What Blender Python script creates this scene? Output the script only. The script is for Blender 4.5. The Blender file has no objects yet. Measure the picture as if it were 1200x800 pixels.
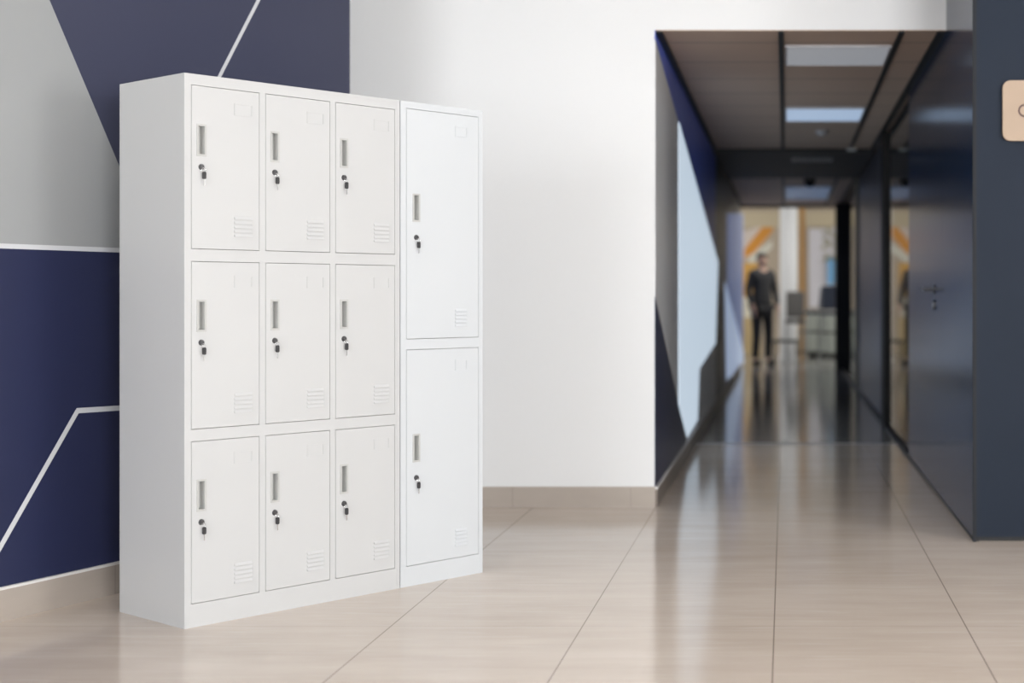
import bpy, bmesh, math, random
from mathutils import Vector, Matrix
random.seed(4)
PI = math.pi
scene = bpy.context.scene
COL = scene.collection

# ------------------------------------------------------------------ camera
F, CU, CV, H = 1698.0, 920.0, 348.0, 1.1038       # focal length in px, principal point, eye height
cd = bpy.data.cameras.new('camera')
cd.sensor_width = 36.0
cd.lens = F / 1200 * 36.0
cd.shift_x = (600 - CU) / 1200
cd.shift_y = (CV - 400) / 1200
cd.clip_start, cd.clip_end = 0.05, 200
cd.dof.use_dof = True
cd.dof.focus_distance = 5.2
cd.dof.aperture_fstop = 1.5
cam = bpy.data.objects.new('camera', cd)
cam.location = (0, 0, H)
cam.rotation_euler = (PI / 2, 0, 0)
COL.objects.link(cam)
scene.camera = cam

# ------------------------------------------------------------------ view, world, lights
scene.view_settings.view_transform = 'Standard'
scene.view_settings.look = 'None'
scene.view_settings.gamma = 1
scene.view_settings.exposure = 0.0
scene.view_settings.use_curve_mapping = False
world = bpy.data.worlds.new('world')
scene.world = world
world.use_nodes = True
wb = world.node_tree.nodes['Background']
wb.inputs[0].default_value = (0.93, 0.96, 1.0, 1)
wb.inputs[1].default_value = 0.75


def area(name, loc, target, sx, sy, power, color=(1, 1, 1)):
    l = bpy.data.lights.new(name, 'AREA')
    l.shape = 'RECTANGLE'
    l.size, l.size_y = sx, sy
    l.energy = power
    l.color = color
    o = bpy.data.objects.new(name, l)
    o.location = loc
    d = Vector(target) - Vector(loc)
    o.rotation_euler = d.to_track_quat('-Z', 'Y').to_euler()
    COL.objects.link(o)
    return o


# the side window's daylight (throws the cabinet's soft shadow on the mural wall)
area('window_daylight', (4.85, 1.9, 1.9), (-2.0, 5.3, 1.3), 1.5, 1.3, 140, (1.0, 0.99, 0.97))
# added overhead fills, unseen, for the hall and its back wall
area('hall_overhead_fill', (0.6, 2.6, 2.9), (0.6, 2.6, 0), 5.0, 6.0, 14, (0.99, 0.99, 1.0))
area('back_wall_fill', (0.3, 5.6, 2.93), (0.3, 5.6, 0), 3.6, 1.4, 17, (0.985, 0.99, 1.0))
# unseen fills added behind the camera for locker sides and back wall
area('rear_left_fill', (-2.8, -2.9, 1.7), (-1.2, 6, 1.4), 4.5, 2.0, 370, (0.97, 0.985, 1.0))
area('rear_right_fill', (2.0, -2.9, 1.35), (0, 6, 1.0), 3.0, 1.8, 520, (0.98, 0.99, 1.0))
# added cafeteria lamps, one overhead and two out of view at the sides
area('cafeteria_overhead_fill', (0.6, 23.15, 2.84), (0.6, 23.9, 0), 3.4, 1.4, 75, (1.0, 0.97, 0.92))
area('cafeteria_right_fill', (4.1, 26.3, 1.7), (0.2, 26.9, 1.3), 1.8, 1.8, 75, (1.0, 0.98, 0.94))
area('cafeteria_left_fill', (-2.9, 26.3, 1.7), (0.2, 26.9, 1.3), 1.8, 1.8, 60, (1.0, 0.98, 0.94))


# ------------------------------------------------------------------ helpers
def pt(u, v, z):
    """photo pixel at depth z -> world point"""
    return Vector(((u - CU) / F * z, z, H + (CV - v) / F * z))


def xat(u, z):
    return (u - CU) / F * z


def hat(v, z):
    return H + (CV - v) / F * z


def zfloor(v):
    return F * H / (v - CV)


def zside(u, X):
    return X * F / (u - CU)


class NT:
    """small material node writer"""

    def __init__(s, name, **kw):
        s.m = bpy.data.materials.new(name)
        s.m.use_nodes = True
        s.n, s.l = s.m.node_tree.nodes, s.m.node_tree.links
        s.b = s.n['Principled BSDF']
        for k, v in kw.items():
            s.set(k, v)

    def set(s, k, v):
        i = s.b.inputs[k.replace('_', ' ')]
        if isinstance(v, bpy.types.NodeSocket):
            s.l.new(v, i)
        else:
            i.default_value = (*v, 1) if isinstance(v, tuple) and len(v) == 3 else v

    def put(s, i, v):
        if isinstance(v, bpy.types.NodeSocket):
            s.l.new(v, i)
        elif isinstance(v, tuple) and len(v) == 3 and i.type == 'RGBA':
            i.default_value = (*v, 1)
        else:
            i.default_value = v

    def coord(s, kind='Object'):
        t = s.n.new('ShaderNodeTexCoord')
        return t.outputs[kind]

    def sep(s, vec):
        t = s.n.new('ShaderNodeSeparateXYZ')
        s.l.new(vec, t.inputs[0])
        return t.outputs

    def math(s, op, a, b=0.0, c=0.0, clamp=False):
        t = s.n.new('ShaderNodeMath')
        t.operation = op
        t.use_clamp = clamp
        for i, v in enumerate((a, b, c)):
            s.put(t.inputs[i], v)
        return t.outputs[0]

    def mix(s, fac, a, b):
        t = s.n.new('ShaderNodeMix')
        t.data_type = 'RGBA'
        s.put(t.inputs[0], fac)
        s.put(t.inputs[6], a)
        s.put(t.inputs[7], b)
        return t.outputs[2]

    def noise(s, vec, scale, detail=3, stretch=None, rough=0.55):
        if stretch:
            mp = s.n.new('ShaderNodeMapping')
            s.l.new(vec, mp.inputs[0])
            mp.inputs['Scale'].default_value = stretch
            vec = mp.outputs[0]
        t = s.n.new('ShaderNodeTexNoise')
        s.l.new(vec, t.inputs['Vector'])
        t.inputs['Scale'].default_value = scale
        t.inputs['Detail'].default_value = detail
        t.inputs['Roughness'].default_value = rough
        return t.outputs[0]

    def bump(s, h, strength=0.1, dist=0.002):
        t = s.n.new('ShaderNodeBump')
        t.inputs['Strength'].default_value = strength
        t.inputs['Distance'].default_value = dist
        s.l.new(h, t.inputs['Height'])
        s.l.new(t.outputs[0], s.b.inputs['Normal'])

    def half(s, x, y, p, q, inside):
        """1 on the side of the line p-q that holds the point inside"""
        a, b = q[1] - p[1], -(q[0] - p[0])
        c = -(a * p[0] + b * p[1])
        L = math.hypot(a, b)
        if a * inside[0] + b * inside[1] + c < 0:
            a, b, c = -a, -b, -c
        v = s.math('MULTIPLY_ADD', x, a / L, c / L)
        v = s.math('MULTIPLY_ADD', y, b / L, v)
        return s.math('GREATER_THAN', v, 0.0)

    def poly(s, x, y, pts):
        """convex polygon mask"""
        cx = sum(p[0] for p in pts) / len(pts)
        cy = sum(p[1] for p in pts) / len(pts)
        out = None
        for i in range(len(pts)):
            h = s.half(x, y, pts[i], pts[(i + 1) % len(pts)], (cx, cy))
            out = h if out is None else s.math('MULTIPLY', out, h)
        return out

    def stripe(s, x, y, p, q, w):
        """band of width w from p to q"""
        dx, dy = q[0] - p[0], q[1] - p[1]
        L = math.hypot(dx, dy)
        nx, ny = -dy / L * w / 2, dx / L * w / 2
        return s.poly(x, y, [(p[0] + nx, p[1] + ny), (q[0] + nx, q[1] + ny), (q[0] - nx, q[1] - ny), (p[0] - nx, p[1] - ny)])


def plain(name, col, rough=0.5, metal=0.0, grain=0.0, scale=40, spec=0.5):
    """a painted or solid surface with a faint procedural grain in colour"""
    t = NT(name, Roughness=rough, Metallic=metal)
    t.set('Specular IOR Level', spec)
    if grain:
        f = t.noise(t.coord(), scale, 4)
        d = tuple(max(0.0, c * (1 - grain)) for c in col)
        l = tuple(min(1.0, c * (1 + grain)) for c in col)
        t.set('Base_Color', t.mix(f, d, l))
        t.bump(f, 0.04, 0.001)
    else:
        t.set('Base_Color', col)
    return t.m


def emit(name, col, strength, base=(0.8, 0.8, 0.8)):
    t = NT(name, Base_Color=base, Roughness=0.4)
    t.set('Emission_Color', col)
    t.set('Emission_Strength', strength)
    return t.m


def put(name, bm, mat, parent=None, kind=None, label=None, cat=None, group=None, smooth=False, bevel=0):
    bmesh.ops.recalc_face_normals(bm, faces=bm.faces)
    me = bpy.data.meshes.new(name)
    bm.to_mesh(me)
    bm.free()
    for m in (mat if isinstance(mat, (list, tuple)) else [mat]):
        me.materials.append(m)
    if smooth:
        for p in me.polygons:
            p.use_smooth = True
    o = bpy.data.objects.new(name, me)
    COL.objects.link(o)
    if bevel:
        b = o.modifiers.new('bevel', 'BEVEL')
        b.width = bevel
        b.segments = 2
        b.limit_method = 'ANGLE'
    if parent:
        o.parent = parent
    tagit(o, label, cat, group, kind)
    return o


def tagit(o, label=None, cat=None, group=None, kind=None):
    if kind: o['kind'] = kind
    if label: o['label'] = label
    if cat: o['category'] = cat
    if group: o['group'] = group
    return o


def thing(name, label, cat, loc=(0, 0, 0), rz=0.0, group=None):
    o = bpy.data.objects.new(name, None)
    o.empty_display_size = 0.1
    COL.objects.link(o)
    o.location = loc
    o.rotation_euler = (0, 0, rz)
    return tagit(o, label, cat, group)


def box(bm, x0, x1, y0, y1, z0, z1, M=None, mi=0):
    vs = [bm.verts.new(Vector(p)) for p in
          ((x0, y0, z0), (x1, y0, z0), (x1, y1, z0), (x0, y1, z0), (x0, y0, z1), (x1, y0, z1), (x1, y1, z1), (x0, y1, z1))]
    for f in ((3, 2, 1, 0), (4, 5, 6, 7), (0, 1, 5, 4), (1, 2, 6, 5), (2, 3, 7, 6), (3, 0, 4, 7)):
        bm.faces.new([vs[i] for i in f]).material_index = mi
    if M:
        bmesh.ops.transform(bm, matrix=M, verts=vs)
    return bm


def B(*boxes):
    bm = bmesh.new()
    for b in boxes:
        box(bm, *b)
    return bm


def prism(bm, pts, axis, a0, a1):
    """extrude a 2-D outline along an axis: 'y' -> outline in x,z; 'x' -> y,z; 'z' -> x,y"""
    def mk(p, a):
        return {'y': (p[0], a, p[1]), 'x': (a, p[0], p[1]), 'z': (p[0], p[1], a)}[axis]
    lo = [bm.verts.new(mk(p, a0)) for p in pts]
    hi = [bm.verts.new(mk(p, a1)) for p in pts]
    bm.faces.new(lo)
    bm.faces.new(hi[::-1])
    n = len(pts)
    for i in range(n):
        bm.faces.new([lo[i], lo[(i + 1) % n], hi[(i + 1) % n], hi[i]])
    return bm


def cyl(bm, p, q, r, r2=None, n=20):
    p, q = Vector(p), Vector(q)
    r2 = r if r2 is None else r2
    d = (q - p)
    R = d.to_track_quat('Z', 'Y').to_matrix()
    a, b = [], []
    for i in range(n):
        e = R @ Vector((math.cos(2 * PI * i / n), math.sin(2 * PI * i / n), 0))
        a.append(bm.verts.new(p + e * r))
        b.append(bm.verts.new(q + e * r2))
    bm.faces.new(a[::-1])
    bm.faces.new(b)
    for i in range(n):
        bm.faces.new([a[i], a[(i + 1) % n], b[(i + 1) % n], b[i]])
    return bm


def tube(bm, pts, r, n=10):
    for i in range(len(pts) - 1):
        cyl(bm, pts[i], pts[i + 1], r, n=n)
    for p in pts[1:-1]:
        bmesh.ops.create_uvsphere(bm, u_segments=n, v_segments=6, radius=r, matrix=Matrix.Translation(p))
    return bm


def ring(bm, c, R, r, axis='y', n=28, k=8):
    """torus round c"""
    rows = []
    for i in range(n):
        a = 2 * PI * i / n
        row = []
        for j in range(k):
            b = 2 * PI * j / k
            rr = R + r * math.cos(b)
            l = (rr * math.cos(a), r * math.sin(b), rr * math.sin(a))
            if axis == 'x': l = (l[1], l[0], l[2])
            if axis == 'z': l = (l[0], l[2], l[1])
            row.append(bm.verts.new(Vector(c) + Vector(l)))
        rows.append(row)
    for i in range(n):
        for j in range(k):
            bm.faces.new([rows[i][j], rows[(i + 1) % n][j], rows[(i + 1) % n][(j + 1) % k], rows[i][(j + 1) % k]])
    return bm


def framed(bm, x0, x1, z0, z1, ix0, ix1, iz0, iz1, y0, y1):
    """flat plate with a rectangular opening, front at y0, back at y1"""
    out = [(x0, z0), (x1, z0), (x1, z1), (x0, z1)]
    inn = [(ix0, iz0), (ix1, iz0), (ix1, iz1), (ix0, iz1)]
    v = {}
    for k, ps in (('o', out), ('i', inn)):
        for y, t in ((y0, 'f'), (y1, 'b')):
            v[k + t] = [bm.verts.new((p[0], y, p[1])) for p in ps]
    for i in range(4):
        j = (i + 1) % 4
        bm.faces.new([v['of'][i], v['of'][j], v['if'][j], v['if'][i]])
        bm.faces.new([v['ob'][j], v['ob'][i], v['ib'][i], v['ib'][j]])
        bm.faces.new([v['of'][j], v['of'][i], v['ob'][i], v['ob'][j]])
        bm.faces.new([v['if'][i], v['if'][j], v['ib'][j], v['ib'][i]])
    return bm


def round_rect(x0, x1, z0, z1, r, n=6):
    pts = []
    for cx, cz, a0 in ((x1 - r, z1 - r, 0), (x0 + r, z1 - r, 90), (x0 + r, z0 + r, 180), (x1 - r, z0 + r, 270)):
        for i in range(n + 1):
            a = math.radians(a0 + 90 * i / n)
            pts.append((cx + r * math.cos(a), cz + r * math.sin(a)))
    return pts


# ------------------------------------------------------------------ key dimensions
ZB = zfloor(594)                 # back wall
XL = xat(768, ZB)                # corridor left wall
HC = hat(35, ZB)                 # corridor ceiling height
ZK = zfloor(634.5)               # front of the dark wall block
XR = xat(1140, ZK)               # corridor right wall
ZE = 22.1                        # corridor end
HT = 2.95                        # hall ceiling
ZW = 28.0                        # far wall of the cafeteria

# ------------------------------------------------------------------ materials of the room
NAVY = (0.021, 0.026, 0.072)
SLATE = (0.046, 0.051, 0.092)
LINE = (0.62, 0.635, 0.66)

M_white = plain('white_wall_paint', (0.785, 0.797, 0.808), 0.75, grain=0.012, scale=60, spec=0.25)
M_ceil = plain('white_ceiling_paint', (0.80, 0.80, 0.79), 0.85, spec=0.2)

# floor tiles
t = NT('beige_stone_tiles')
co = t.coord()
x, y, z = t.sep(co)[0:3]
TX, TY = 0.643, 0.72
gx = t.math('ABSOLUTE', t.math('SUBTRACT', t.math('FRACT', t.math('DIVIDE', t.math('ADD', x, 0.0366 + 20 * TX + TX / 2), TX)), 0.5))
gy = t.math('ABSOLUTE', t.math('SUBTRACT', t.math('FRACT', t.math('DIVIDE', t.math('ADD', y, -4.86 + 20 * TY + TY / 2), TY)), 0.5))
lx = t.math('MULTIPLY', t.math('LESS_THAN', gx, 0.0023 / TX), t.math('GREATER_THAN', x, -1.65))
ly = t.math('LESS_THAN', gy, 0.0018 / TY)
streak = t.noise(co, 2.2, 5, stretch=(0.6, 3.2, 1), rough=0.62)
cloud = t.noise(co, 0.9, 3)
fine = t.noise(co, 9, 4, stretch=(0.35, 3.5, 1))
ramp = t.math('MULTIPLY_ADD', streak, 0.55, t.math('MULTIPLY', cloud, 0.45))
c1 = t.mix(t.math('MULTIPLY_ADD', t.math('SUBTRACT', ramp, 0.5), 2.6, 0.5, True), (0.52, 0.44, 0.372), (0.65, 0.57, 0.505))
c1 = t.mix(t.math('MULTIPLY', t.math('SUBTRACT', fine, 0.55, 0, True), 1.6, 0, True), c1, (0.70, 0.65, 0.60))
c2 = t.mix(t.math('MULTIPLY', ly, 0.40), c1, (0.30, 0.25, 0.21))
c2 = t.mix(t.math('MULTIPLY', lx, 0.75), c2, (0.20, 0.165, 0.14))
t.set('Base_Color', c2)
t.set('Roughness', t.math('MULTIPLY_ADD', cloud, 0.05, 0.10))
t.set('Specular IOR Level', 0.34)
M_floor = t.m
t = NT('dimmed_corridor_tiles', Roughness=0.12)  # same tiles; the corridor's dimness is put into this darker colour
f = t.noise(t.coord(), 2.0, 4, stretch=(1, 2.5, 1))
t.set('Base_Color', t.mix(f, (0.20, 0.195, 0.19), (0.28, 0.27, 0.26)))
M_floor2 = t.m

# baseboard tiles: same stone
def base_mat(name, dark, light, pitch, off):
    t = NT(name, Roughness=0.4)
    co = t.coord()
    x = t.sep(co)[0]
    f = t.noise(co, 3, 4, stretch=(1, 1, 3))
    g = t.math('LESS_THAN', t.math('FRACT', t.math('DIVIDE', t.math('ADD', x, off + 50 * pitch), pitch)), 0.003 / pitch)
    c = t.mix(f, dark, light)
    t.set('Base_Color', t.mix(t.math('MULTIPLY', g, 0.6), c, (0.22, 0.19, 0.17)))
    return t.m

M_base = base_mat('beige_baseboard_tiles', (0.36, 0.315, 0.275), (0.46, 0.41, 0.365), 0.62, 0.13)
M_strip = plain('pale_baseboard_edging', (0.72, 0.71, 0.70), 0.4)

# ------------------------------------------------------------------ floor and ceilings
put('floor', B((-6, 6, -3.2, 10.9, -0.12, 0.0)), M_floor, kind='structure')
put('floor_corridor', B((-6, 6, 10.9, 32, -0.12, 0.0)), M_floor2, kind='structure')
put('ceiling', B((-6, 6, -3.2, ZB + 0.25, HT, HT + 0.12)), M_ceil, kind='structure')
put('wall_front', B((-6, 5.2, -3.2, -3.0, 0, HT)), M_white, kind='structure')
put('wall_hall_right', B((5.0, 5.2, -3.0, ZK + 0.3, 0, HT)), M_white, kind='structure')

# ------------------------------------------------------------------ mural wall (left)
TL = (1544 - CU) / F
WZ0 = zfloor(728)
W0 = Vector((xat(0, WZ0), WZ0, 0))
WD = Vector((TL, 1, 0)).normalized()
WA = math.atan2(WD.y, WD.x)
# local frame of the wall: x along the wall, y into the wall (to the left), z up


def wl(u, v):
    """photo pixel on the mural wall -> (distance along wall, height)"""
    r = (u - CU) / F
    k = (W0.x - r * W0.y) / (r * WD.y - WD.x)
    z = W0.y + k * WD.y
    return (k, hat(v, z))


S_END = wl(410, 50)[0]
t = NT('painted_mural', Roughness=0.42)
t.set('Specular IOR Level', 0.35)
x, y, z = t.sep(t.coord())[0:3]
st_a, st_b = wl(0, 288), wl(138, 293)
def ext(a, b, s):
    return (s, a[1] + (b[1] - a[1]) * (s - a[0]) / (b[0] - a[0]))
e0, e1 = ext(st_a, st_b, -8.2), ext(st_a, st_b, 3.0)
g0, g1 = wl(58, 0), wl(138, 190)
below = t.half(x, z, e0, e1, (0, 0))
right = t.half(x, z, g0, g1, (3, 2.5))
c = t.mix(right, (0.335, 0.348, 0.355), SLATE)
c = t.mix(below, c, NAVY)
s1 = t.stripe(x, z, e0, e1, 0.017)
p1, p2 = wl(303, 0), wl(258, 88)
d = (p1[0] - p2[0], p1[1] - p2[1])
s2 = t.stripe(x, z, (p2[0] - d[0], p2[1] - d[1]), (p1[0] + d[0], p1[1] + d[1]), 0.017)
q0, q1, q2 = wl(-2, 645), wl(91, 481), wl(138, 478)
d = (q0[0] - q1[0], q0[1] - q1[1])
s3 = t.stripe(x, z, (q0[0] + d[0] * 1.2, q0[1] + d[1] * 1.2), q1, 0.019)
s4 = t.stripe(x, z, (q1[0] - 0.006, q1[1]), ext(q1, q2, 2.4), 0.019)
m = s1
for s_ in (s2, s3, s4):
    m = t.math('MAXIMUM', m, s_)
t.set('Base_Color', t.mix(m, c, LINE))
M_mural = t.m

def on_left(name, bm, mat, **kw):
    o = put(name, bm, mat, kind='structure', **kw)
    o.location = W0
    o.rotation_euler = (0, 0, WA)
    return o

on_left('wall_left', B((-8.2, S_END, 0, 0.16, 0, HT)), M_mural)
on_left('baseboard_left', B((-8.2, S_END, -0.012, 0, 0, 0.108)), M_base)
on_left('trim_1', B((-8.2, S_END, -0.014, 0, 0.108, 0.117)), M_strip)

# ------------------------------------------------------------------ back wall with the corridor opening
put('wall_back', B((-6, XL - 0.004, ZB, ZB + 0.22, 0, HT), (XL - 0.004, XR + 0.3, ZB, ZB + 0.22, HC, HT)), M_white, kind='structure')
bb = put('baseboard_back', B((-2.0, XL - XL, 0, 0.012, 0, 0.108)), M_base, kind='structure')
bb.data.transform(Matrix.Translation((0, 0, 0)))
bb.location = (XL, ZB - 0.012, 0)
bb.scale = (1, 1, 1)

# ------------------------------------------------------------------ corridor: left wall
ZL0, ZL1 = ZB, ZE
def cl(u, v):
    """photo pixel on the corridor's left wall -> (depth, height)"""
    z = zside(u, XL)
    return (z, hat(v, z))


BLUE = (0.10, 0.17, 0.70)
t = NT('corridor_mural', Roughness=0.35)
y, z = t.sep(t.coord())[1:3]
grey = (0.76, 0.765, 0.775)
upper = t.half(y, z, cl(776, 75), cl(841, 307), (14, 2.5))
lower = t.half(y, z, cl(769, 352), cl(803, 510), (8, 0.1))
c = t.mix(upper, grey, BLUE)
c = t.mix(lower, c, NAVY)
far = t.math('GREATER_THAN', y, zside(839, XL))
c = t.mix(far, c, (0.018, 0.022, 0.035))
t.set('Base_Color', c)
M_cmural = t.m
put('wall_corridor_left', B((XL - 0.15, XL, ZB + 0.22, ZE, 0, HC), (XL - 0.004, XL, ZB + 0.001, ZB + 0.22, 0, HC)), M_cmural, kind='structure')
put('baseboard_corridor_left', B((XL, XL + 0.012, ZB - 0.012, ZE, 0, 0.095)), plain('dark_baseboard_stone', (0.20, 0.165, 0.14), 0.35, grain=0.1, scale=5), kind='structure')
put('threshold_strip', B((XL, XR, 10.88, 10.93, 0, 0.003)), plain('worn_threshold_metal', (0.35, 0.35, 0.36), 0.4), kind='structure').name = 'trim_19'
put('trim_2', B((XL, XL + 0.014, ZB - 0.013, ZE, 0.095, 0.108)), M_strip, kind='structure')

# pale mural area on the left wall, its light wash built as emission
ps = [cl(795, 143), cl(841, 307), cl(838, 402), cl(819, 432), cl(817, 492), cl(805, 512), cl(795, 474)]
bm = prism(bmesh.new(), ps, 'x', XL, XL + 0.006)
put('mural_glow_patch', bm, emit('mural_light_wash', (0.62, 0.74, 0.86), 0.75, (0.5, 0.55, 0.6)), kind='structure')

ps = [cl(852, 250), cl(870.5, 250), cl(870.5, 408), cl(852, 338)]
put('window_5', prism(bmesh.new(), ps, 'x', XL, XL + 0.006), emit('bluish_glass_added_glow', (0.06, 0.085, 0.17), 1.0, (0.10, 0.12, 0.19)), kind='structure')  # glass given emission in place of the blue light it reflects
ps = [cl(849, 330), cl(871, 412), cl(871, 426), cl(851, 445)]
put('mural_glow_far', prism(bmesh.new(), ps, 'x', XL, XL + 0.008), emit('pale_mural_added_glow', (0.24, 0.30, 0.42), 1.0, (0.4, 0.45, 0.5)), kind='structure')  # white mural triangle, its brightness added as emission

# ------------------------------------------------------------------ corridor: right wall and the dark block
M_block = plain('dark_slate_laminate', (0.008, 0.0145, 0.0275), 0.6, grain=0.05, scale=8, spec=0.2)
M_gloss = plain('glossy_navy_panel', (0.006, 0.018, 0.050), 0.17, grain=0.05, scale=4, spec=0.2)
M_black = plain('black_frame', (0.006, 0.006, 0.007), 0.5, spec=0.3)
M_dglass = plain('dark_tinted_glass', (0.006, 0.008, 0.010), 0.03, spec=0.7)
M_fglass = plain('grey_frosted_glass', (0.075, 0.075, 0.095), 0.32)
ZD0, ZD1, ZP1, ZG1 = 7.83, zside(1065, XR), zside(1037, XR), zside(1004, XR)
put('wall_right', B((XR + 0.012, 6, ZK, ZD0, 0.022, HT)), M_block, kind='structure')
put('trim_3', B((XR + 0.03, 6, ZK + 0.03, ZD0, 0, 0.022)), M_black, kind='structure')
put('trim_4', B((XR + 0.0, XR + 0.012, ZK - 0.004, ZK + 0.012, 0.0, HT)), plain('slim_edge_profile', (0.012, 0.014, 0.018), 0.6, spec=0.2), kind='structure')
put('trim_5', B((XR + 0.012, XR + 0.016, ZK - 0.002, ZK, 0.0, HT)), M_black, kind='structure')
put('wall_corridor_right', B((XR, XR + 0.012, ZK + 0.012, ZD0, 0.022, HT)), M_gloss, kind='structure')
put('trim_6', B((XR + 0.004, XR + 0.03, ZK + 0.012, ZD1, 0, 0.022)), M_black, kind='structure')
dr = put('door_1', B((XR, XR + 0.05, ZD0 + 0.004, ZD1, 0.022, HC)), M_gloss, kind='structure')
zh = zside(1089, XR)
M_steel = plain('brushed_steel', (0.16, 0.17, 0.19), 0.3, 1.0)
bm = tube(bmesh.new(), [Vector((XR, zh - 0.3, 1.148)), Vector((XR - 0.05, zh - 0.3, 1.148)), Vector((XR - 0.05, zh - 0.15, 1.148))], 0.011)
cyl(bm, (XR, zh - 0.3, 1.148), (XR - 0.008, zh - 0.3, 1.148), 0.027)
put('door_handle', bm, M_steel, parent=dr, smooth=False)
bm = cyl(bmesh.new(), (XR, zh - 0.3, 1.06), (XR - 0.010, zh - 0.3, 1.06), 0.027)
put('keyhole_plate', bm, M_steel, parent=dr)
w2 = put('window_2', B((XR + 0.02, XR + 0.04, ZD1 + 0.0, ZP1, 0.03, HC)), M_dglass, kind='structure')
put('window_3', B((XR + 0.02, XR + 0.04, ZP1 + 0.35, ZG1, 0.03, HC)), M_fglass, kind='structure')
put('window_4', B((XR + 0.02, XR + 0.04, ZG1, ZE - 0.6, 0.03, HC)), M_dglass, kind='structure')
put('trim_7', B((XR - 0.012, XR + 0.05, ZP1, ZP1 + 0.35, 0, HC)), M_black, kind='structure')
put('trim_8', B((XR + 0.0, XR + 0.045, ZD1, ZE, 0, 0.03)), M_black, kind='structure')
put('trim_9', B((XR - 0.02, XR + 0.05, ZG1 - 0.05, ZG1 + 0.05, 0.03, HC)), plain('pale_glazing_bar', (0.45, 0.44, 0.38), 0.5), kind='structure')

# frame at the corridor's far end
put('trim_10', B((XR - 0.10, XR + 0.05, ZE - 0.6, ZE - 0.45, 0, HC)), M_black, kind='structure')
put('trim_11', B((XL - 0.15, XR + 0.2, ZE, ZE + 0.1, hat(243, ZE), HC + 0.1)), M_black, kind='structure')

# ------------------------------------------------------------------ corridor ceiling
t = NT('metal_ceiling_panels', Roughness=0.55)
co = t.coord()
x, y, z = t.sep(co)[0:3]
f = t.noise(co, 1.5, 3)
g = t.math('LESS_THAN', t.math('FRACT', t.math('DIVIDE', t.math('SUBTRACT', y, 7.99), 0.665)), 0.035)
c = t.mix(f, (0.50, 0.37, 0.28), (0.56, 0.42, 0.33))
t.set('Base_Color', t.mix(t.math('MULTIPLY', g, 0.6), c, (0.06, 0.05, 0.045)))
M_cc = t.m
ZS0, ZS1 = 13.7, 16.8           # dark services section
put('ceiling_corridor', B((XL - 0.15, XR + 0.2, ZB + 0.22, ZE, HC, HC + 0.12), (XL, XR + 0.2, ZB, ZB + 0.22, HC - 0.004, HC)), M_cc, kind='structure')
put('trim_12', B((XL, XR, ZS0, ZS1, HC - 0.03, HC)), plain('dark_service_ceiling', (0.02, 0.02, 0.022), 0.6), kind='structure')
XC1, XC2 = xat(915, 10) , xat(1057, ZB)
for k, (a, b) in enumerate(((-0.036, -0.008), (XC2 - 0.014, XC2 + 0.014), (XL, XL + 0.035), (XR - 0.045, XR))):
    put('trim_%d' % (13 + k), B((a, b, ZB + 0.002, ZE, HC - 0.014, HC - 0.004)), M_black, kind='structure')

M_lframe = plain('white_light_frame', (0.5, 0.5, 0.52), 0.5)
spec_l = [((52, 74), (0.20, 0.21, 0.23), 1.0, 'square ceiling light nearest the corridor opening, dimly lit'),
          ((125, 140), (0.30, 0.40, 0.55), 1.0, 'second ceiling light along the corridor, glowing pale blue'),
          (None, (0.05, 0.08, 0.14), 1.0, 'farthest ceiling light, faint blue, beyond the dark ceiling section')]
for (vv, colr, st, lab) in spec_l:
    za, zb = ((F * (HC - H) / (CV - vv[0]), F * (HC - H) / (CV - vv[1])) if vv else (18.3, 20.6))
    L = thing('ceiling_light', lab, 'ceiling light', (0, za, HC - 0.012), group='panel lights in the corridor ceiling')
    x0, x1 = 0.0, XC2 - 0.02
    put('light_frame', framed(bmesh.new(), x0, x1, 0, zb - za, x0 + 0.012, x1 - 0.012, 0.012, zb - za - 0.012, 0, 0.012), M_lframe, parent=L)
    L.children[0].data.transform(Matrix(((1, 0, 0, 0), (0, 0, 1, 0), (0, 1, 0, -0.004), (0, 0, 0, 1))))
    put('diffuser', B((x0 + 0.012, x1 - 0.012, 0.012, zb - za - 0.012, -0.002, 0.006)), emit('light_diffuser', colr, st, (0.3, 0.3, 0.3) if vv else (0.1, 0.11, 0.13)), parent=L)

sp = [(918, 178, 'left'), (998, 173, 'right')]
for (u, v, side) in sp:
    z_ = F * (HC - H) / (CV - v)
    P = pt(u, v, z_)
    L = thing('spotlight', 'small %s spotlight just before the dark ceiling section' % side, 'spotlight', (P.x, z_, HC - 0.012), group='corridor spotlights')
    put('rim', ring(bmesh.new(), (0, 0, -0.004), 0.045, 0.008, 'z'), M_lframe, parent=L, smooth=True)
    put('lens', cyl(bmesh.new(), (0, 0, -0.008), (0, 0, 0), 0.04), emit('spot_lens', (0.8, 0.9, 0.85), 0.35, (0.3, 0.3, 0.3)), parent=L)
zc = F * (HC - 0.03 - H) / (CV - 187)
L = thing('air_vent', 'slim grey air grille in the dark ceiling section', 'air vent', (0.27, zc, HC - 0.04))
put('frame', framed(bmesh.new(), -0.20, 0.20, -0.13, 0.13, -0.185, 0.185, -0.115, 0.115, 0, 0.01), M_lframe, parent=L)
L.children[0].data.transform(Matrix(((1, 0, 0, 0), (0, 0, 1, 0), (0, 1, 0, 0), (0, 0, 0, 1))))
bm = bmesh.new()
for k in range(7):
    box(bm, -0.185, 0.185, -0.11 + k * 0.034, -0.094 + k * 0.034, 0.0, 0.008)
put('slats', bm, plain('grey_slats', (0.35, 0.34, 0.34), 0.5), parent=L)
L = thing('dome_camera', 'small black dome camera under the corridor ceiling', 'camera', (xat(949, 17.3), 17.3, HC))
put('mount', cyl(bmesh.new(), (0, 0, -0.03), (0, 0, 0), 0.07), M_black, parent=L)
bm = bmesh.new()
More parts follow.
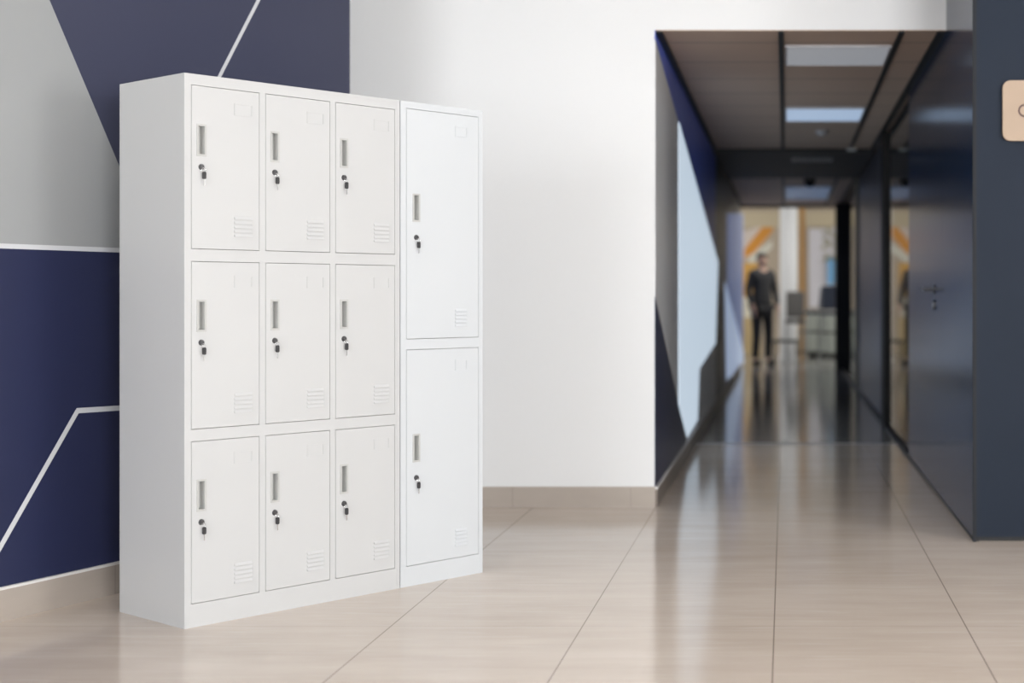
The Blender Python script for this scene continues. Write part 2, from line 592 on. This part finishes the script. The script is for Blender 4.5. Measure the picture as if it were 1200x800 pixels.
bmesh.ops.create_uvsphere(bm, u_segments=20, v_segments=12, radius=0.06, matrix=Matrix.Translation((0, 0, -0.035)))
put('dome', bm, plain('black_dome', (0.01, 0.01, 0.012), 0.1), parent=L, smooth=True)
zc = F * (HC - H) / (CV - 153)
L = thing('smoke_detector', 'round pale smoke detector behind the pale blue ceiling light', 'smoke detector', (xat(963, zc), zc, HC))
bm = cyl(bmesh.new(), (0, 0, -0.018), (0, 0, 0), 0.055)
cyl(bm, (0, 0, -0.04), (0, 0, -0.018), 0.03, 0.045)
put('housing', bm, M_lframe, parent=L)

# ------------------------------------------------------------------ cafeteria beyond the corridor
def fw(u, v):
    return (xat(u, ZW), hat(v, ZW))


t = NT('cafeteria_wall_paint', Roughness=0.6)
x, y, z = t.sep(t.coord())[0:3]
c = t.mix(t.noise(t.coord(), 2, 3), (0.40, 0.33, 0.25), (0.46, 0.39, 0.31))
c = t.mix(t.poly(x, z, [fw(800, 248), fw(1040, 248), fw(1040, 266), fw(800, 266)]), c, (0.52, 0.45, 0.32))
c = t.mix(t.poly(x, z, [fw(868, 272), fw(888, 266), fw(906, 268), fw(884, 300), fw(868, 304)]), c, (0.62, 0.55, 0.50))
c = t.mix(t.poly(x, z, [fw(872, 303), fw(872, 292), fw(893, 266), fw(906, 266), fw(906, 270), fw(884, 296)]), c, (0.62, 0.27, 0.04))
c = t.mix(t.poly(x, z, [fw(872, 306), fw(884, 297), fw(905, 276), fw(905, 290), fw(884, 308)]), c, (0.66, 0.66, 0.58))
c = t.mix(t.poly(x, z, [fw(868, 308), fw(892, 308), fw(892, 348), fw(868, 348)]), c, (0.60, 0.34, 0.08))
c = t.mix(t.poly(x, z, [fw(868, 348), fw(890, 348), fw(890, 372), fw(868, 372)]), c, (0.68, 0.64, 0.52))
c = t.mix(t.poly(x, z, [fw(868, 372), fw(892, 372), fw(892, 430), fw(868, 430)]), c, (0.50, 0.38, 0.20))
c = t.mix(t.poly(x, z, [fw(985, 268), fw(1003, 268), fw(1003, 320), fw(985, 320)]), c, (0.42, 0.36, 0.13))
c = t.mix(t.poly(x, z, [fw(985, 320), fw(1003, 320), fw(1003, 356), fw(985, 356)]), c, (0.55, 0.24, 0.05))
t.set('Base_Color', c)
put('wall_cafeteria', B((-3, 4.2, ZW, ZW + 0.15, 0, 3.0)), t.m, kind='structure')
put('wall_cafeteria_left', B((-3.15, -3, ZE, ZW, 0, 3.0)), M_white, kind='structure')
put('wall_cafeteria_right', B((4.2, 4.35, ZE, ZW, 0, 3.0)), M_white, kind='structure')
put('ceiling_cafeteria', B((-3.15, 4.35, ZE + 0.1, ZW + 0.15, 2.9, 3.0)), M_ceil, kind='structure')
put('wall_cafeteria_front', B((-3.15, XL - 0.15, ZE, ZE + 0.1, 0, 3.0), (XR + 0.2, 4.35, ZE, ZE + 0.1, 0, 3.0), (XL - 0.15, XR + 0.2, ZE, ZE + 0.1, HC + 0.1, 3.0)), M_white, kind='structure')

M_col = plain('white_plaster', (0.78, 0.79, 0.80), 0.6)
zc = 24.9
bm = cyl(bmesh.new(), (0, 0, 0.08), (0, 0, 2.9), 0.148, n=36)
cyl(bm, (0, 0, 0), (0, 0, 0.08), 0.165, n=36)
o = put('column', bm, M_col, kind='structure')
o.name = 'trim_17'
o.location = (xat(924, zc), zc, 0)
# timber door jambs
M_oak = plain('orange_timber', (0.55, 0.30, 0.10), 0.5, grain=0.15, scale=6)
o = put('trim_18', B((xat(937, 26), xat(943.5, 26), 26, 26.08, 0, 2.9)), M_oak, kind='structure')

zc = 27.93
T = thing('whiteboard', 'large pale board on the far wall of the room beyond the corridor', 'whiteboard', (0, zc, 0))
x0, x1, z0, z1 = xat(946, zc), xat(986, zc), hat(362, zc), hat(266, zc)
put('board_panel', B((x0 + 0.03, x1 - 0.03, 0.01, 0.05, z0 + 0.03, z1 - 0.03)), plain('pale_board', (0.62, 0.61, 0.66), 0.4), parent=T)
put('board_frame', framed(bmesh.new(), x0, x1, z0, z1, x0 + 0.03, x1 - 0.03, z0 + 0.03, z1 - 0.03, 0, 0.05), plain('aluminium_frame', (0.4, 0.36, 0.3), 0.4), parent=T)
zc = 27.88
put('poster', B((xat(970, zc), xat(985, zc), zc, zc + 0.01, hat(333, zc), hat(301, zc))), plain('blue_poster_print', (0.16, 0.42, 0.72), 0.5),
    label='light blue poster on the lower right of the pale board', cat='poster')

zc = 26.6
T = thing('sideboard', 'pale grey green low cabinet behind the bar stools', 'cabinet', (xat(966, zc), zc, 0))
M_sb = plain('pale_green_lacquer', (0.42, 0.46, 0.42), 0.4)
put('body', B((-0.33, 0.33, 0, 0.42, 0.06, 0.84)), M_sb, parent=T)
put('plinth', B((-0.31, 0.31, 0.02, 0.40, 0, 0.06)), M_black, parent=T)
put('top', B((-0.345, 0.345, -0.015, 0.43, 0.84, 0.865)), plain('pale_top', (0.55, 0.56, 0.54), 0.35), parent=T)
for s_ in (-1, 1):
    d_ = put('door', B((min(0.004 * s_, 0.32 * s_), max(0.004 * s_, 0.32 * s_), -0.018, 0, 0.07, 0.83)), M_sb, parent=T)
    put('knob', cyl(bmesh.new(), (0.04 * s_, -0.018, 0.6), (0.04 * s_, -0.04, 0.6), 0.012), M_steel, parent=d_)

# potted plant standing on the sideboard
zc = 26.75
T = thing('potted_plant', 'tall olive green leafy plant in a grey pot on the low cabinet', 'plant', (xat(976, zc), zc, 0.865))
put('pot', cyl(bmesh.new(), (0, 0, 0), (0, 0, 0.2), 0.07, 0.1), plain('grey_pot', (0.3, 0.3, 0.3), 0.6), parent=T)
put('stem', tube(bmesh.new(), [Vector((0, 0, 0.2)), Vector((0.02, 0, 0.6)), Vector((0, 0, 1.0))], 0.012), plain('brown_stem', (0.15, 0.1, 0.05), 0.8), parent=T)
bm = bmesh.new()
for k in range(170):
    a, el, rr = random.uniform(0, 2 * PI), random.uniform(-1, 1), random.uniform(0.05, 0.2)
    c_ = Vector((rr * math.cos(a), rr * math.sin(a) * 0.8, 1.18 + el * 0.28))
    M_ = Matrix.Translation(c_) @ Matrix.Rotation(a, 4, 'Z') @ Matrix.Rotation(random.uniform(-0.9, 0.5), 4, 'Y')
    l_ = [(0, 0, 0), (0.05, 0.022, 0.008), (0.11, 0, 0), (0.05, -0.022, 0.008), (0.05, 0, -0.002)]
    vs = [bm.verts.new(M_ @ Vector(p)) for p in l_]
    bm.faces.new([vs[0], vs[1], vs[4]]); bm.faces.new([vs[1], vs[2], vs[4]])
    bm.faces.new([vs[2], vs[3], vs[4]]); bm.faces.new([vs[3], vs[0], vs[4]])
put('foliage', bm, plain('olive_leaves', (0.26, 0.24, 0.06), 0.6), parent=T)

# bar stools
M_seat = plain('dark_navy_upholstery', (0.018, 0.025, 0.045), 0.6)
M_leg = plain('grey_tubular_steel', (0.30, 0.32, 0.31), 0.35, 0.6)
M_drk = plain('dark_rail', (0.05, 0.055, 0.05), 0.5)


def stool(loc, rz, label):
    T = thing('bar_stool', label, 'stool', loc, rz, 'bar stools beyond the corridor')
    put('seat', B((-0.19, 0.19, -0.19, 0.19, 0.80, 0.86)), M_seat, parent=T, bevel=0.02)
    bm = B((-0.17, 0.17, 0, 0.035, 0, 0.40))
    bmesh.ops.transform(bm, matrix=Matrix.Translation((0, 0.17, 0.90)) @ Matrix.Rotation(-0.12, 4, 'X'), verts=bm.verts)
    put('backrest', bm, M_seat, parent=T, bevel=0.015)
    for sx in (-1, 1):
        for sy in (-1, 1):
            put('leg', cyl(bmesh.new(), (sx * 0.15, sy * 0.15, 0.80), (sx * 0.2, sy * 0.2, 0.0), 0.013), M_leg, parent=T)
        put('back_post', cyl(bmesh.new(), (sx * 0.12, 0.17, 0.82), (sx * 0.12, 0.19, 1.0), 0.011), M_leg, parent=T)
    for h_, r_ in ((0.50, 0.169), (0.14, 0.192)):
        c_ = [Vector((-r_, -r_, h_)), Vector((r_, -r_, h_)), Vector((r_, r_, h_)), Vector((-r_, r_, h_))]
        put('footrest', tube(bmesh.new(), c_ + [c_[0]], 0.016), M_drk, parent=T)


stool((xat(974, 24.6), 24.6, 0), 0.08 + PI, 'dark bar stool facing the corridor squarely, right of the other')
stool((xat(953, 25.3), 25.3, 0), -1.15, 'dark bar stool turned sideways beside the orange timber jamb')

# low table and grey chair by the column
zc = 23.9
T = thing('low_table', 'dark low table in front of the white column', 'table', (xat(920, zc), zc, 0))
put('tabletop', B((-0.21, 0.21, -0.25, 0.25, 0.36, 0.40)), M_drk, parent=T, bevel=0.005)
for sx in (-1, 1):
    for sy in (-1, 1):
        put('leg', cyl(bmesh.new(), (sx * 0.18, sy * 0.21, 0.36), (sx * 0.19, sy * 0.23, 0), 0.012), M_drk, parent=T)
zc = 24.45
T = thing('lounge_chair', 'grey lounge chair with its back to the corridor, beside the column', 'chair', (xat(929, zc) + 0.02, zc - 0.12, 0), 0.0)
M_gc = plain('grey_chair_fabric', (0.12, 0.115, 0.11), 0.8)
put('backrest', B((-0.13, 0.17, -0.17, -0.11, 0.76, 1.2)), M_gc, parent=T, bevel=0.03)
put('seat', B((-0.15, 0.19, -0.14, 0.09, 0.66, 0.74)), M_gc, parent=T, bevel=0.02)
for sx in (-0.13, 0.17):
    for sy in (-0.12, 0.07):
        put('leg', cyl(bmesh.new(), (sx, sy, 0.67), (sx, sy, 0), 0.011), M_leg, parent=T)

# ------------------------------------------------------------------ the person at the end of the corridor
def skin(name, verts, edges, radii, mat, parent=None, sub=2, root=0):
    me = bpy.data.meshes.new(name)
    me.from_pydata([Vector(v) for v in verts], edges, [])
    me.materials.append(mat)
    o = bpy.data.objects.new(name, me)
    COL.objects.link(o)
    sk = o.modifiers.new('skin', 'SKIN')
    sk.use_smooth_shade = True
    for i, r in enumerate(radii):
        r = r if isinstance(r, tuple) else (r, r)
        me.skin_vertices[0].data[i].radius = r
        me.skin_vertices[0].data[i].use_root = (i == root)
    ss = o.modifiers.new('sub', 'SUBSURF')
    ss.levels = ss.render_levels = sub
    if parent:
        o.parent = parent
    return o


zc = 23.3
PX = thing('person', 'person in dark grey jacket and black trousers standing at the end of the corridor', 'person', (xat(893, zc), zc, 0), 0.55)
M_skin = plain('skin', (0.50, 0.32, 0.24), 0.5)
M_jack = plain('dark_grey_jacket_cloth', (0.035, 0.035, 0.037), 0.85, grain=0.2, scale=30)
M_trou = plain('black_trouser_cloth', (0.012, 0.012, 0.014), 0.8)
M_hair = plain('dark_hair', (0.02, 0.015, 0.012), 0.6)
# body: front is -y
V = [(0, 0, 0.98), (0, 0.0, 1.15), (0, 0.01, 1.35), (0, 0.01, 1.50), (0, 0.0, 1.575), (0, -0.01, 1.66), (0, -0.015, 1.76),   # 0-6 pelvis..crown
     (-0.10, 0, 0.92), (-0.115, -0.03, 0.50), (-0.12, 0.02, 0.09), (-0.13, -0.13, 0.03),                                      # 7-10 right leg
     (0.10, 0, 0.92), (0.125, 0.00, 0.50), (0.14, 0.05, 0.09), (0.16, -0.10, 0.03),                                           # 11-14 left leg
     (-0.18, 0.01, 1.47), (-0.24, 0.03, 1.20), (-0.22, -0.08, 0.96), (-0.215, -0.11, 0.90),                                   # 15-18 right arm
     (0.18, 0.01, 1.47), (0.25, 0.02, 1.20), (0.24, -0.09, 0.96), (0.235, -0.12, 0.90)]
E_ = [(0, 1), (1, 2), (2, 3), (3, 4), (4, 5), (5, 6), (0, 7), (7, 8), (8, 9), (9, 10), (0, 11), (11, 12), (12, 13), (13, 14),
      (3, 15), (15, 16), (16, 17), (17, 18), (3, 19), (19, 20), (20, 21), (21, 22)]
R_ = [(0.14, 0.10), (0.125, 0.09), (0.16, 0.105), (0.13, 0.085), 0.052, (0.078, 0.092), (0.062, 0.075),
      0.085, 0.058, 0.040, 0.035, 0.085, 0.058, 0.040, 0.035,
      0.055, 0.042, 0.030, 0.034, 0.055, 0.042, 0.030, 0.034]
for side in (18, 22):
    bx, by, bz = V[side]
    sg = -1 if side == 18 else 1
    for k in range(4):
        ox = (k - 1.5) * 0.017
        n0 = len(V)
        L_ = (0.068, 0.08, 0.075, 0.06)[k]
        V += [(bx, by + ox, bz - 0.045), (bx - sg * 0.008, by + ox - 0.004, bz - 0.045 - L_ * 0.55), (bx - sg * 0.03, by + ox - 0.008, bz - 0.045 - L_)]
        E_ += [(side, n0), (n0, n0 + 1), (n0 + 1, n0 + 2)]
        R_ += [0.010, 0.009, 0.008]
    n0 = len(V)
    V += [(bx - sg * 0.01, by - 0.035, bz - 0.02), (bx - sg * 0.02, by - 0.05, bz - 0.055)]
    E_ += [(side, n0), (n0, n0 + 1)]
    R_ += [0.012, 0.010]
body = skin('body', V, E_, R_, M_skin, PX)
jk = skin('jacket', [(0, 0, 0.90), (0, 0, 1.05), (0, 0.0, 1.18), (0, 0.01, 1.36), (0, 0.01, 1.50), (0, 0.0, 1.59),
                     (-0.18, 0.01, 1.475), (-0.243, 0.03, 1.20), (-0.222, -0.075, 0.965), (0.18, 0.01, 1.475), (0.253, 0.02, 1.20), (0.242, -0.085, 0.965)],
          [(0, 1), (1, 2), (2, 3), (3, 4), (4, 5), (4, 6), (6, 7), (7, 8), (4, 9), (9, 10), (10, 11)],
          [(0.19, 0.13), (0.185, 0.125), (0.165, 0.115), (0.18, 0.125), (0.15, 0.10), 0.065, 0.072, 0.06, 0.047, 0.072, 0.06, 0.047], M_jack, PX)
skin('trousers', [(0, 0, 0.97), (-0.10, 0, 0.90), (-0.115, -0.03, 0.50), (-0.12, 0.02, 0.10), (0.10, 0, 0.90), (0.125, 0.0, 0.50), (0.14, 0.05, 0.10)],
     [(0, 1), (1, 2), (2, 3), (0, 4), (4, 5), (5, 6)], [(0.16, 0.12), 0.105, 0.075, 0.06, 0.105, 0.075, 0.06], M_trou, PX)
for (x_, y_) in ((-0.13, -0.05), (0.155, -0.02)):
    bm = bmesh.new()
    bmesh.ops.create_uvsphere(bm, u_segments=16, v_segments=10, radius=1, matrix=Matrix.Translation((x_, y_, 0.05)) @ Matrix.Diagonal((0.052, 0.14, 0.05, 1)))
    for v in bm.verts:
        v.co.z = max(v.co.z, 0.0)
    put('shoe', bm, M_trou, parent=PX, smooth=True)
bm = bmesh.new()
bmesh.ops.create_uvsphere(bm, u_segments=20, v_segments=14, radius=1, matrix=Matrix.Translation((0, 0.012, 1.725)) @ Matrix.Diagonal((0.088, 0.103, 0.105, 1)))
bmesh.ops.delete(bm, geom=[v for v in bm.verts if v.co.z < 1.64 or (v.co.y < -0.045 and v.co.z < 1.755)], context='VERTS')
put('hair', bm, M_hair, parent=PX, smooth=True)
for nm_, c_, s_, m_ in (('nose', (0, -0.105, 1.675), (0.012, 0.02, 0.022), M_skin), ('mouth', (0, -0.094, 1.632), (0.022, 0.008, 0.006), plain('lips', (0.4, 0.18, 0.15), 0.5)),
                        ('eye', (-0.03, -0.09, 1.70), (0.012, 0.008, 0.007), M_hair), ('eye', (0.03, -0.09, 1.70), (0.012, 0.008, 0.007), M_hair),
                        ('ear', (-0.08, 0.0, 1.685), (0.012, 0.02, 0.03), M_skin), ('ear', (0.08, 0.0, 1.685), (0.012, 0.02, 0.03), M_skin)):
    bm = bmesh.new()
    bmesh.ops.create_uvsphere(bm, u_segments=10, v_segments=8, radius=1, matrix=Matrix.Translation(c_) @ Matrix.Diagonal((*s_, 1)))
    put(nm_, bm, m_, parent=PX, smooth=True)

# ------------------------------------------------------------------ wooden wall sign on the dark block
M_ply = NT('pale_plywood', Roughness=0.5)
co = M_ply.coord()
f = M_ply.noise(co, 6, 5, stretch=(1, 1, 0.08))
M_ply.set('Base_Color', M_ply.mix(f, (0.31, 0.222, 0.155), (0.37, 0.28, 0.205)))
zs = ZK - 0.026
x0 = xat(1175, zs)
z0, z1 = hat(165, zs), hat(94, zs)
S = thing('wall_sign', 'pale wooden sign with rounded corners and a dark engraved letter on the dark blue wall', 'sign', (x0, zs, z0))
hh = z1 - z0
put('board', prism(bmesh.new(), round_rect(0, 0.62, 0, hh, 0.036), 'y', 0, 0.018), M_ply.m, parent=S, bevel=0.0015)
put('spacer', B((0.06, 0.56, 0.018, 0.026, 0.05, hh - 0.05)), M_black, parent=S)
cx = xat(1200.6, zs) - x0
cz = hat(129.5, zs) - z0
bm = bmesh.new()
n = 40
ro, ri = 0.0290, 0.0212
vs = []
for i in range(n):
    a = 2 * PI * i / n
    vs.append([bm.verts.new((cx + r * math.cos(a), y_, cz + r * math.sin(a))) for r, y_ in ((ro, -0.0012), (ri, -0.0012), (ri, 0.001), (ro, 0.001))])
for i in range(n):
    for j in range(4):
        bm.faces.new([vs[i][j], vs[i][(j + 1) % 4], vs[(i + 1) % n][(j + 1) % 4], vs[(i + 1) % n][j]])
put('letter', bm, plain('dark_engraving', (0.06, 0.03, 0.03), 0.7), parent=S)

# ------------------------------------------------------------------ steel locker cabinets
ANG = math.atan2(F, 2260 - CU)
LZ = F * 1.85 / 652
LX = xat(216, LZ)
DEP = 0.43
M_lock1 = plain('white_powder_coat', (0.505, 0.512, 0.518), 0.42, grain=0.006, scale=300, spec=0.35)
M_lock2 = plain('cool_white_powder_coat', (0.55, 0.575, 0.60), 0.42, grain=0.006, scale=300, spec=0.35)
M_pull = plain('grey_white_plastic', (0.44, 0.445, 0.435), 0.45)
M_cyl = plain('dark_lock_metal', (0.11, 0.11, 0.115), 0.35, 0.7)
M_bow = plain('black_key_bow', (0.03, 0.03, 0.033), 0.45)
M_chr = plain('chrome', (0.75, 0.75, 0.76), 0.2, 1.0)
M_in = plain('grey_inner_steel', (0.30, 0.30, 0.30), 0.6)
cache = {}


def part(name, key, make, mat, parent, loc, **kw):
    if key not in cache:
        o = put(name, make(), mat, parent=parent, **kw)
        cache[key] = o
    else:
        o = cache[key].copy()
        COL.objects.link(o)
        o.parent = parent
    o.location = loc
    return o


def pull_mesh():
    # origin lower left of the rim, front plane y=0
    w, h = 0.034, 0.108
    bm = framed(bmesh.new(), 0, w, 0, h, 0.006, w - 0.006, 0.007, h - 0.007, -0.0022, 0.001)
    ix0, ix1, iz0, iz1, dd = 0.006, w - 0.006, 0.007, h - 0.007, 0.022
    f = [bm.verts.new((x_, -0.001, z_)) for x_, z_ in ((ix0, iz0), (ix1, iz0), (ix1, iz1), (ix0, iz1))]
    k = [bm.verts.new((x_, dd, z_)) for x_, z_ in ((ix0, iz0 + 0.002), (ix1 - 0.003, iz0 + 0.002), (ix1 - 0.003, iz1), (ix0, iz1))]
    for i in range(4):
        j = (i + 1) % 4
        bm.faces.new([f[i], f[j], k[j], k[i]])
    bm.faces.new(k)
    return bm


def lock_mesh():
    bm = cyl(bmesh.new(), (0, 0.001, 0), (0, -0.004, 0), 0.0105, 0.0095, 24)
    cyl(bm, (0, -0.004, 0), (0, -0.008, 0), 0.0078, 0.0072, 24)
    box(bm, -0.0009, 0.0009, -0.0086, -0.0078, -0.005, 0.005)
    return bm


def keyring_mesh():
    return ring(bmesh.new(), (0.003, -0.009, -0.0115), 0.0075, 0.0007, 'y', 20, 6)


def bow_mesh():
    return prism(bmesh.new(), round_rect(-0.0062, 0.0062, -0.0125, 0.0125, 0.005), 'y', -0.0125, -0.0075)


def blade_mesh():
    bm = bmesh.new()
    pts = [(-0.0019, 0), (0.0019, 0), (0.0019, -0.018), (0.0, -0.0215), (-0.0019, -0.019), (-0.0012, -0.016), (-0.0019, -0.013), (-0.0011, -0.010), (-0.0019, -0.007)]
    return prism(bm, pts, 'y', -0.0108, -0.0092)


def vent_mesh(w=0.066):
    bm = bmesh.new()
    for k in range(5):
        z_ = k * 0.0148
        prism(bm, [(-0.0002, z_ + 0.010), (-0.0038, z_ + 0.0012), (-0.0038, z_), (0.0004, z_)], 'x', 0, w)
    return bm


def label_mesh(w=0.066, h=0.038):
    # pressed card holder: thin raised edge on three sides
    bm = B((0, w, -0.0016, 0.0003, h - 0.003, h), (0, 0.003, -0.0016, 0.0003, 0, h - 0.003), (w - 0.003, w, -0.0016, 0.0003, 0, h - 0.003), (0, w, -0.0016, 0.0003, -0.003, 0))
    return bm


def cabinet(name, label, group, x_off, width, cols, rows, mat, tag, pull, lockz, ventx, labx, pw):
    org = Vector((LX, LZ, 0)) + Vector((math.cos(ANG), math.sin(ANG), 0)) * x_off
    T = thing(name, label, 'locker', org, ANG)
    # carcass: sides, top, base, back, dividers and the face frame, one welded steel body
    bm = bmesh.new()
    Ht = 1.85
    box(bm, 0, 0.012, 0.0, DEP, 0, Ht)
    box(bm, width - 0.012, width, 0.0, DEP, 0, Ht)
    box(bm, 0.012, width - 0.012, 0.0, DEP, Ht - 0.012, Ht)
    box(bm, 0.012, width - 0.012, DEP - 0.01, DEP, 0, Ht - 0.012)
    # uprights and rails
    xs = [0.012] + [v for c in cols for v in (c[0] - x_off, c[1] - x_off)] + [width - 0.012]
    for i in range(0, len(xs), 2):
        a, b = xs[i], xs[i + 1]
        if i == 0 and b - a < 0.002: continue
        box(bm, a, b, 0.0006, 0.022, 0.0, Ht - 0.012)
    rr = sorted(rows)
    zs = [0.0] + [v for r in rr for v in r] + [Ht - 0.012]
    for ca in cols:
        for i in range(0, len(zs), 2):
            box(bm, ca[0] - x_off, ca[1] - x_off, 0.0006, 0.022, zs[i], zs[i + 1])
    for i in range(1, len(rr)):
        box(bm, 0.012, width - 0.012, 0.022, DEP - 0.01, (rr[i][0] + rr[i - 1][1]) / 2 - 0.001, (rr[i][0] + rr[i - 1][1]) / 2 + 0.001)
    for i in range(1, len(cols)):
        m_ = (cols[i][0] + cols[i - 1][1]) / 2 - x_off
        box(bm, m_ - 0.001, m_ + 0.001, 0.024, DEP - 0.01, 0.05, Ht - 0.012)
    box(bm, 0.012, width - 0.012, 0.022, DEP - 0.01, 0.07, 0.072)
    put('body', bm, mat, parent=T)
    g = 0.0018
    for c in cols:
        for r in rows:
            x0, x1, z0, z1 = c[0] - x_off + g, c[1] - x_off - g, r[0] + g, r[1] - g
            w, h = x1 - x0, z1 - z0
            px, pz = pull
            dm = framed(bmesh.new(), 0, w, 0, h, px + 0.002, px + 0.032, h - pz - 0.106, h - pz - 0.002, 0, 0.017)
            D = put('door', dm, mat, parent=T, bevel=0.0008)
            D.location = (x0, 0.0, z0)
            part('recessed_handle', 'pull' + tag, pull_mesh, M_pull, D, (px, 0, h - pz - 0.108))
            part('lock', 'lock' + tag, lock_mesh, M_cyl, D, (px + 0.0165, 0, h - lockz))
            part('key_ring', 'kr' + tag, keyring_mesh, M_chr, D, (px + 0.0165, 0, h - lockz), smooth=True)
            part('key_bow', 'bow' + tag, bow_mesh, M_bow, D, (px + 0.0215, 0, h - lockz - 0.0285))
            part('key_blade', 'blade' + tag, blade_mesh, M_chr, D, (px + 0.0215, 0, h - lockz - 0.041))
            part('vent_louvres', 'vent' + tag, lambda: vent_mesh(pw), mat, D, (w - ventx - pw, 0, 0.044))
            part('label_holder', 'lab' + tag, lambda: label_mesh(pw), mat, D, (w - labx - pw, 0, h - 0.083))
    return T


cabinet('locker_cabinet', 'large white steel locker cabinet with nine doors in three columns', None, 0.0, 0.8645,
        [(0.024, 0.277), (0.2992, 0.5603), (0.5819, 0.8436)], [(1.2645, 1.8135), (0.6610, 1.2240), (0.0780, 0.6215)],
        M_lock1, 'a', (0.018, 0.127), 0.271, 0.026, 0.026, 0.068)
cabinet('locker_cabinet', 'narrow cool white steel locker with two tall doors, standing against the nine door cabinet', None, 0.8685, 0.3972,
        [(0.8945, 1.2463)], [(0.9430, 1.8240), (0.0768, 0.9035)],
        M_lock2, 'b', (0.028, 0.322), 0.490, 0.058, 0.058, 0.058)
